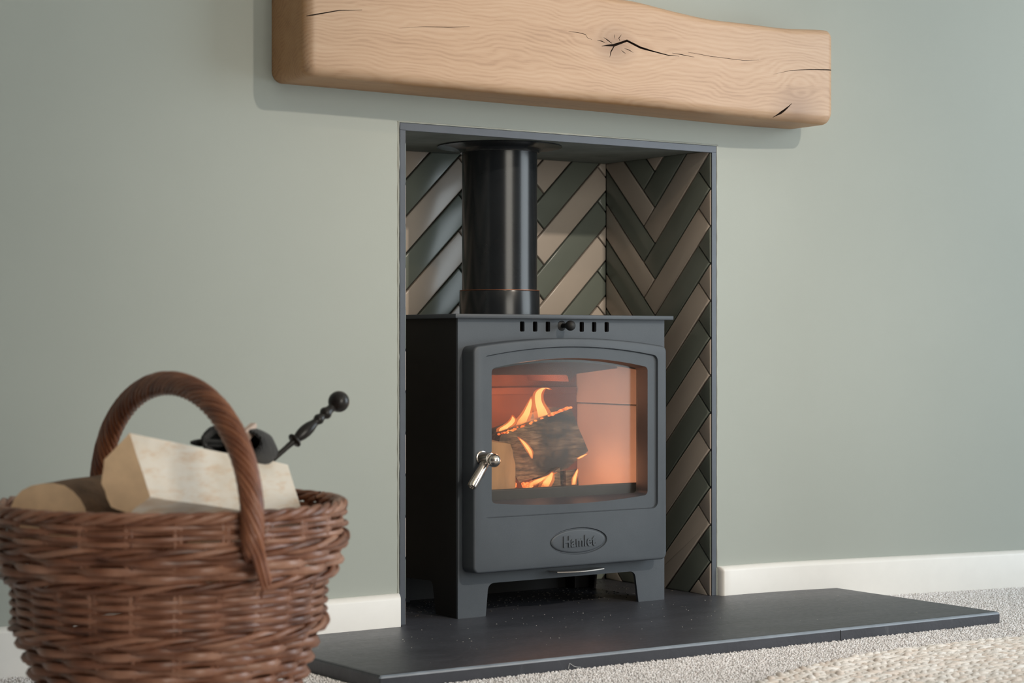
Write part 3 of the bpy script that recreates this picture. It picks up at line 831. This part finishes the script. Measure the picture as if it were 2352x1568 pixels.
# ------------------------------------------------------------------ mantel beam
MX0, MX1 = 1.562, 2.764; MYF = -0.125
def mantel():
    rings = []
    sec_n = 10
    xs = []
    R = 0.020
    for k in range(8):
        a = PI / 2 * k / 7; xs.append((MX0 + R * (1 - math.sin(a)) if False else MX0 + R * (1 - math.cos(a)), R * (1 - math.sin(a))))
    nmid = 90
    for k in range(1, nmid): xs.append((MX0 + R + (MX1 - MX0 - 2 * R) * k / nmid, 0.0))
    for k in range(7, -1, -1):
        a = PI / 2 * k / 7; xs.append((MX1 - R * (1 - math.cos(a)), R * (1 - math.sin(a))))
    for x, ins in xs:
        f = (x - MX0) / (MX1 - MX0)
        def crv(tab):
            for (a, va), (b, vb) in zip(tab, tab[1:]):
                if a <= f <= b:
                    u = (f - a) / (b - a); u = u * u * (3 - 2 * u); return va + (vb - va) * u
            return tab[-1][1]
        zt = crv([(0, 1.182), (0.35, 1.180), (0.55, 1.166), (0.74, 1.1495), (0.88, 1.150), (1, 1.156)])
        zb = crv([(0, 0.9735), (0.5, 0.9715), (1, 0.9665)])
        zt += 0.0016 * noise.noise(Vector((x * 9, 0.3, 0))); 
        zbf = 0.0035 * noise.noise(Vector((x * 6, 7.3, 0)))
        yf = MYF + 0.0015 * noise.noise(Vector((x * 5, 2.1, 0))) + ins
        zt2, zb2 = zt - ins, zb + ins
        rt = 0.013 + 0.004 * noise.noise(Vector((x * 5, 1.1, 4))); rb = 0.020 + 0.006 * noise.noise(Vector((x * 4.3, 9.1, 4)))
        pts = [(-0.0003 + (0 if x < BENDX else min(0.0, 0.0)), zb2), ]
        # bottom front rounding then top front rounding
        ring = [(0.0 - 0.0003, zb2)]
        for k in range(9):
            a = -PI / 2 - PI / 2 * k / 8
            ring.append((yf + rb + rb * math.cos(a), zb2 + zbf * 0.0 + rb + rb * math.sin(a)))
        for k in range(1, 8): ring.append((yf, zb2 + rb + (zt2 - rt - zb2 - rb) * k / 8))
        for k in range(9):
            a = PI - PI / 2 * k / 8
            ring.append((yf + rt + rt * math.cos(a), zt2 - rt + rt * math.sin(a)))
        ring.append((-0.0003, zt2))
        rings.append([(x, y, z) for y, z in ring])
    return loft_mesh(rings)
mm = mantel(); mm.materials.append(M['oak'])
cracks = [
    ([(2.176, 1.074), (2.205, 1.078), (2.235, 1.089), (2.266, 1.079), (2.3, 1.074), (2.334, 1.07), (2.360, 1.0705)], [.0004, .0026, .0022, .0022, .0013, .0009, .0003]),
    ([(2.342, 1.075), (2.366, 1.074), (2.397, 1.072)], [.0003, .0008, .0003]),
    ([(2.381, 1.080), (2.436, 1.077), (2.521, 1.076), (2.561, 1.080)], [.0003, .0005, .0005, .0002]),
    ([(2.2055, 1.077), (2.198, 1.066), (2.195, 1.055)], [.0012, .0013, .0004]),
    ([(2.181, 1.090), (2.190, 1.086), (2.200, 1.081)], [.0003, .0011, .0006]),
    ([(2.166, 1.084), (2.176, 1.083), (2.184, 1.081)], [.0003, .0010, .0004]),
    ([(2.222, 1.099), (2.216, 1.092), (2.219, 1.086)], [.0003, .0010, .0004]),
    ([(2.205, 1.098), (2.206, 1.094), (2.207, 1.090)], [.0002, .0007, .0002]),
    ([(2.222, 1.070), (2.227, 1.067), (2.232, 1.065)], [.0003, .0008, .0003]),
    ([(2.229, 1.074), (2.240, 1.072), (2.250, 1.068)], [.0003, .0009, .0002]),
    ([(2.101, 1.094), (2.122, 1.094), (2.139, 1.092), (2.144, 1.086), (2.154, 1.084)], [.0002, .0006, .0006, .0005, .0003]),
    ([(2.598, 1.055), (2.643, 1.066), (2.695, 1.072), (2.774, 1.077)], [.0001, .0005, .0008, .0012]),
    ([(2.597, 0.967), (2.619, 0.981), (2.646, 1.001)], [.0005, .0030, .0005]),
    ([(1.556, 1.071), (1.575, 1.074), (1.623, 1.086), (1.668, 1.091)], [.0012, .0012, .0009, .0003]),
    ([(1.74, 1.067), (1.79, 1.074), (1.843, 1.078), (1.886, 1.083)], [.0001, .0004, .0007, .0002]),
]
cm = []
for pl_, ws in cracks:
    rings = []
    for i, ((x, z), w) in enumerate(zip(pl_, ws)):
        a, b = pl_[max(i - 1, 0)], pl_[min(i + 1, len(pl_) - 1)]
        d = Vector((b[0] - a[0], b[1] - a[1])).normalized(); nx, nz = -d.y, d.x
        w *= 1.15
        rings.append([(x - nx * w * s_, yy, z - nz * w * s_) for s_, yy in ((1.1, MYF - 0.006), (0.3, MYF + 0.006 + w * 2), (-0.3, MYF + 0.006 + w * 2), (-1.1, MYF - 0.006))])
    c_ = loft_mesh(rings); c_.materials.append(M['crack']); cm.append(c_)
mm = boolean(mm, cm)
mantel_o = link('mantel_beam', mm, None, smooth=35)
tag(mantel_o, 'chunky knotted oak beam mantel on the wall above the stove', 'mantel')

# ------------------------------------------------------------------ log basket
BC = Vector((1.015, -0.785, 0.0))
basket = empty('log_basket', BC)
def prof_R(z):
    tab = [(0.0, 0.132), (0.08, 0.148), (0.13, 0.161), (0.160, 0.171), (0.186, 0.183), (0.20, 0.1845), (0.240, 0.1865), (0.250, 0.194), (0.262, 0.2015), (0.285, 0.2075), (0.310, 0.2095), (0.322, 0.2075), (0.335, 0.202)]
    for (a, va), (b, vb) in zip(tab, tab[1:]):
        if z <= b:
            u = max(0, (z - a) / (b - a)); return va + (vb - va) * u
    return tab[-1][1]
NS = 24
def weaver(z, r, phase, amp, half, jit, nseg=240, drift=0.0):
    path = []
    ph = random.uniform(0, 6.28)
    for k in range(nseg):
        th = 2 * PI * k / nseg
        R = prof_R(z) + amp * math.cos(half * th + phase)
        zz = z + jit * math.sin(3 * th + ph) + jit * 0.7 * math.sin(7 * th + 2 * ph) + drift * math.sin(half * th + phase)
        path.append((R * math.cos(th), R * math.sin(th), zz))
    return tube_mesh(path, r, 6, True)
def B(name, me, mat='willow'): return link(name, me, mat, basket, smooth=60)
# stakes in pairs
for k in range(NS):
    th = 2 * PI * (k + 0.5) / NS
    for d in (-0.0032, 0.0032):
        path = []
        for j in range(24):
            z = 0.003 + (0.331 - 0.003) * j / 23; R = prof_R(z)
            a = th + d / R
            path.append((R * math.cos(a), R * math.sin(a), z))
        B('stake', tube_mesh(path, 0.0029, 6))
rows = []
z = 0.010
while z < 0.180: rows.append((z, 0.0054, 0.0062, 0.0008)); z += 0.0094
z = 0.1955
while z < 0.2420: rows.append((z, 0.0036, 0.0040, 0.0004)); z += 0.0054
for z in (0.2615, 0.2705, 0.2795): rows.append((z, 0.0052, 0.0062, 0.0009))
for z in (0.3000, 0.3065, 0.3130, 0.3195): rows.append((z, 0.0034, 0.0050, 0.0006))
for i, (z, r, amp, jit) in enumerate(rows):
    # two rods per row, side by side, so every stake is crossed in front and behind
    B('weaver', weaver(z, r, (i % 2) * PI, amp, NS / 2, jit))
# waling bands: three rods twisting round each other
def waling(z, r, amp, n=3, name='waling_rod', turns=8):
    for k in range(n):
        path = []
        for j in range(288):
            th = 2 * PI * j / 288; a = turns * th + 2 * PI * k / n
            R = prof_R(z) + 0.0035 + amp * math.cos(a)
            path.append((R * math.cos(th), R * math.sin(th), z + amp * 0.95 * math.sin(a)))
        B(name, tube_mesh(path, r, 6, True))
waling(0.1870, 0.0036, 0.0046)
waling(0.2500, 0.0037, 0.0050)
waling(0.2900, 0.0036, 0.0046)
waling(0.3290, 0.0036, 0.0050, 4, 'rim_rod', 12)
B('base', lathe_mesh([(0.002, 0.0001), (0.002, 0.128), (0.010, 0.128), (0.010, 0.0001)], (0, 0, 0), (0, 0, 1), 40))
# twisted handle
def handle_curve(t):
    # t 0 (back foot) .. 1 (front foot)
    a = PI * t
    y = -0.005 + 0.2205 * math.cos(a)
    z = 0.318 + 0.160 * (math.sin(a) ** 0.92 if math.sin(a) > 0 else 0)
    return Vector((-0.003, y, z))
def handle():
    L0 = [Vector((-0.003, 0.209, 0.262)), Vector((-0.003, 0.214, 0.285)), Vector((-0.003, 0.2155, 0.305))]
    mid = [handle_curve(k / 60) for k in range(61)]
    L1 = [Vector((-0.003, -0.2255, 0.305)), Vector((-0.001, -0.2235, 0.290))]
    P = L0 + mid + L1
    # resample evenly
    d = [0]
    for a, b in zip(P, P[1:]): d.append(d[-1] + (b - a).length)
    N = 130; Q = []
    for k in range(N + 1):
        s = d[-1] * k / N
        i = max(j for j in range(len(d)) if d[j] <= s + 1e-9); i = min(i, len(P) - 2)
        Q.append(P[i].lerp(P[i + 1], (s - d[i]) / max(1e-9, d[i + 1] - d[i])))
    return Q, d[-1]
Q, HL = handle()
B('handle_core', tube_mesh(Q, 0.0082, 10), 'willow_handle')
NST = 13
for k in range(NST):
    path = []; n = len(Q)
    for i in range(n):
        t_ = (Q[min(i + 1, n - 1)] - Q[max(i - 1, 0)]).normalized()
        u = Vector((1, 0, 0)); w = t_.cross(u).normalized()
        f = i / (n - 1)
        a = 2 * PI * k / NST - 2 * PI * 4.6 * f
        R = 0.0102 * (1.0 + 0.18 * math.sin(PI * f))
        p = Q[i] + (u * math.cos(a) + w * math.sin(a)) * R
        path.append(p)
    # tail of the strand tucked into the weave at the front foot
    last = path[-1]
    for j in (1, 2, 3):
        path.append(Vector((last.x + 0.0028 * j * (0.4 + 0.11 * k), last.y + 0.001 * j, last.z - (0.002 + 0.0010 * k) * j)))
    rr = [0.0033] * (len(path) - 3) + [0.0031, 0.0028, 0.0020]
    B('handle_strand', tube_mesh(path, rr, 6), 'willow_handle')
tag(basket, 'round brown wicker log basket with a twisted hoop handle', 'basket')

# ------------------------------------------------------------------ contents of the basket
def two_mat_log(name, me, side, end, label, cat='log', group='logs in the basket'):
    me.materials.append(M[side]); me.materials.append(M[end])
    n = len(me.polygons)
    me.polygons[n - 1].material_index = 1; me.polygons[n - 2].material_index = 1
    for p in me.polygons:
        if len(p.vertices) > 4: p.material_index = 1
    o = link(name, me, None, smooth=38)
    tag(o, label, cat, group); return o

sec = split_section([(0.9127, -0.8969, 0.4240), (0.8888, -0.8805, 0.3930), (0.8860, -0.8784, 0.3658), (0.8951, -0.8846, 0.3390), (0.9124, -0.8965, 0.3310), (0.9321, -0.9101, 0.3508)], 3, 0.0016)
two_mat_log('split_log', log_mesh(sec, (0.268, 0.1200, -0.0500), 0.96, 0.0022, 8), 'birch', 'endgrain', 'large pale split log lying on top of the basket')

def round_log(p0, p1, r, name, side, end, label, squash=0.85):
    p0, p1 = Vector(p0), Vector(p1); ax = (p1 - p0); a = ax.normalized()
    u = a.cross(Vector((0, 0, 1))).normalized(); w = u.cross(a)
    sec = []
    for k in range(22):
        th = 2 * PI * k / 22; rr = r * (1 + 0.06 * noise.noise(Vector((math.cos(th) * 1.4, math.sin(th) * 1.4, r * 90))))
        sec.append(p0 + u * math.cos(th) * rr + w * math.sin(th) * rr * squash)
    return two_mat_log(name, log_mesh(sec, ax, 1.0, 0.002, 8), side, end, label)
round_log((0.8515, -0.8000, 0.3240), (1.0200, -0.6400, 0.3230), 0.049, 'round_log', 'bark', 'endgrain', 'bark-covered round log at the left of the basket', 0.80)
two_mat_log('split_log', log_mesh(split_section([(1.1480, -0.7740, 0.3780), (1.1880, -0.7480, 0.3560), (1.1900, -0.7450, 0.3280), (1.140, -0.7700, 0.3000)], 3, 0.0012), (-0.085, 0.075, -0.015), 0.95, 0.0015), 'birch', 'endgrain', 'pale log end peeping out behind the big split log at the right')
round_log((0.990, -0.905, 0.262), (1.130, -0.720, 0.262), 0.040, 'round_log', 'bark', 'endgrain', 'dark round log buried under the big split log')

# bundle of black knitted gloves: a rolled cuff, a body and a flat finger end
gloves = empty('knit_gloves', (1.10, -0.79, 0.385))
def GL(name, me): return link(name, rel(me, gloves), 'wool', gloves, smooth=70)
def cuff(path, rx, rz, th=0.005):
    """open tube with a wall: goes along the outside and returns inside"""
    P = [Vector(p) for p in path]; rings = []
    n = 28
    def ring(i, shrink, off=0.0):
        t_ = (P[min(i + 1, len(P) - 1)] - P[max(i - 1, 0)]).normalized()
        u = t_.cross(Vector((0, 0, 1))).normalized(); w = u.cross(t_)
        out = []
        for k in range(n):
            a = 2 * PI * k / n
            wob = 1 + 0.05 * noise.noise(Vector((math.cos(a) * 2, math.sin(a) * 2, i * 0.7)))
            out.append(P[i] + t_ * off + u * (rx[i] - shrink) * math.cos(a) * wob + w * (rz[i] - shrink) * math.sin(a) * wob)
        return out
    for i in range(len(P) - 1, -1, -1): rings.append(ring(i, 0))
    rings.append(ring(0, th * 0.35, -0.0022)); rings.append(ring(0, th, -0.001))
    for i in range(1, len(P) - 1): rings.append(ring(i, th * 1.1))
    return loft_mesh(rings)
GL('cuff', cuff([(1.0785, -0.802, 0.4070), (1.085, -0.789, 0.4060), (1.094, -0.772, 0.403), (1.102, -0.756, 0.398)], [0.0280, 0.0285, 0.024, 0.012], [0.0205, 0.0210, 0.018, 0.010]))
GL('glove_body', cuff([(1.102, -0.8145, 0.4040), (1.112, -0.8065, 0.4015), (1.125, -0.7945, 0.3965), (1.137, -0.7845, 0.388), (1.144, -0.7785, 0.379)], [0.025, 0.0275, 0.0275, 0.024, 0.014], [0.0170, 0.0205, 0.0215, 0.018, 0.011]))
fin = []
for k in range(9):
    f = k / 8; c = Vector((1.050 + 0.045 * f, -0.766 - 0.010 * f, 0.4035 - 0.002 * f)); w = 0.012 * (math.sin(PI * min(1, f * 1.6 + 0.12)) if f < 0.25 else 1); h = 0.0048 * min(1, 0.4 + f * 3)
    d = Vector((0.45, 0.9, 0)).normalized()
    fin.append([c + d * w * math.cos(2 * PI * j / 12) + Vector((0, 0, h * math.sin(2 * PI * j / 12))) for j in range(12)])
GL('glove_finger', loft_mesh(fin))
tag(gloves, 'rolled pair of black knitted gloves on the pale split log', 'gloves')
# pale sliver of wood tucked in the cuff
wd = split_section([(1.0960, -0.8230, 0.4175), (1.1190, -0.8090, 0.4275), (1.1215, -0.8070, 0.4250), (1.1190, -0.8080, 0.4140), (1.1040, -0.8170, 0.4050), (1.0940, -0.8230, 0.4070)], 2, 0.0004)
o = link('wood_sliver', log_mesh(wd, (-0.004, 0.0055, 0.0003), 1.0, 0.0003, 2), simple('sliver', srgb(226, 200, 184), 0.6, var=0.08, scale=30), smooth=30)
tag(o, 'small pale wood sliver sticking out of the black gloves', 'wood')

# poker
p_ball = Vector((1.2832, -0.7269, 0.4496)); p_end = Vector((1.1871, -0.7336, 0.3803))
ax = (p_end - p_ball).normalized()
poker = empty('fire_poker', p_end)
def PK(name, me, parent=None): return link(name, rel(me, poker), 'turned', poker, smooth=50)
R0 = 0.0142
PK('ball', lathe_mesh([(R0 - R0 * math.cos(PI * k / 18), R0 * math.sin(PI * k / 18)) for k in range(19)], p_ball - ax * R0, ax, 28))
prof_h = [(R0 * 0.8, 0.0062), (0.0175, 0.0056), (0.0205, 0.0066), (0.024, 0.0084), (0.0275, 0.0082), (0.0305, 0.0060), (0.0325, 0.0052), (0.035, 0.0062), (0.0385, 0.0074), (0.0420, 0.0064), (0.0440, 0.0050),
          (0.048, 0.0056), (0.056, 0.0078), (0.064, 0.0086), (0.072, 0.0080), (0.079, 0.0060), (0.0825, 0.0046)]
PK('grip', lathe_mesh(prof_h, p_ball, ax, 24))
PK('guard', lathe_mesh([(0.0822, 0.004), (0.0824, 0.0090), (0.0838, 0.0102), (0.0856, 0.0102), (0.0868, 0.0088), (0.087, 0.004)], p_ball, ax, 24))
PK('rod', lathe_mesh([(0.0865, 0.0042), (0.100, 0.0036), (0.150, 0.0034), (0.215, 0.0032)], p_ball, ax, 12))
tag(poker, 'black turned poker handle poking out of the basket', 'poker')

# ------------------------------------------------------------------ round jute rug
def rug():
    cx, cy, R = 2.45, -1.665, 1.0
    ico = bmesh.new(); bmesh.ops.create_icosphere(ico, subdivisions=1, radius=1.0)
    bv = np.array([v.co[:] for v in ico.verts]); bf_ = np.array([[v.index for v in f.verts] for f in ico.faces]); ico.free()
    Vs = []; n = 0
    r = R
    while r > 0.45:
        st = 0.0190; m = int(2 * PI * r / st)
        for k in range(m):
            th = 2 * PI * k / m + r * 31.0
            px, py = math.cos(th), math.sin(th)
            if cy + r * py < -1.45: continue
            for sgn in (-1, 1):
                rr = r + sgn * 0.0062
                a = th + sgn * 0.25 * st / r
                ang = a + PI / 2 + sgn * 0.42 + rng.normal(0, 0.14)
                c, s = math.cos(ang), math.sin(ang)
                V = bv * np.array([0.0250, 0.0090, 0.0064]) * rng.uniform(0.88, 1.1)
                W = np.stack([V[:, 0] * c - V[:, 1] * s + cx + rr * math.cos(a), V[:, 0] * s + V[:, 1] * c + cy + rr * math.sin(a), V[:, 2] + 0.0105 + rng.normal(0, 0.0008)], 1)
                Vs.append(W)
        r -= 0.0235
    n = len(Vs); V = np.concatenate(Vs)
    Fc = (np.arange(n)[:, None, None] * len(bv) + bf_[None]).reshape(-1, 3)
    me = bpy.data.meshes.new('rug'); me.from_pydata(V.tolist(), [], Fc.tolist())
    return me, (cx, cy, R)
rm, (rx, ry, rR) = rug()
rug_o = empty('jute_rug', (rx, ry, 0))
link('backing', rel(lathe_mesh([(0.0006, 0.0001), (0.0006, rR - 0.002), (0.006, rR - 0.002), (0.006, 0.0001)], (rx, ry, 0), (0, 0, 1), 96), rug_o), 'jute', rug_o)
b_ = link('braid', rel(rm, rug_o), 'jute', rug_o, smooth=80); b_['kind'] = 'stuff'
tag(rug_o, 'round chunky braided cream jute rug on the carpet', 'rug')

# ------------------------------------------------------------------ small debris
def specks(n, area_fn, rmin, rmax, z):
    bm = bmesh.new()
    for _ in range(n):
        x, y = area_fn()
        r = random.uniform(rmin, rmax)
        bmesh.ops.create_icosphere(bm, subdivisions=1, radius=r, matrix=Matrix.Translation((x, y, z + r * 0.3)) @ Matrix.Rotation(random.uniform(0, 3), 4, 'Z') @ Matrix.Diagonal((random.uniform(.7, 1.8), 1, 0.45, 1)))
    return bm_mesh(bm)
o = link('ash_specks', specks(140, lambda: (random.uniform(1.56, 2.80), random.triangular(-0.43, -0.02, -0.06)), 0.0004, 0.0011, HT), 'ash')
tag(o, 'scattered tiny flecks of pale ash on the slate hearth', 'ash', kind='stuff')
o = link('soot_crumbs', specks(520, lambda: (random.uniform(1.84, 2.53), random.triangular(0.03, 0.34, 0.20)), 0.0006, 0.0024, HT), 'debris')
tag(o, 'grey soot crumbs lying under the stove', 'soot', kind='stuff')
pth = [(1.8600, hy(1.86) - 0.0015, 0.004), (1.8612, hy(1.86) - 0.002, 0.009), (1.8622, hy(1.86) - 0.0018, 0.0125), (1.8660, hy(1.866) - 0.002, 0.0105), (1.8700, hy(1.87) - 0.0025, 0.0075), (1.8760, hy(1.876) - 0.003, 0.0055), (1.8830, hy(1.883) - 0.003, 0.0048)]
o = link('thread', tube_mesh(pth, 0.00035, 5), 'thread'); tag(o, 'tiny curled white thread against the front edge of the hearth', 'thread')
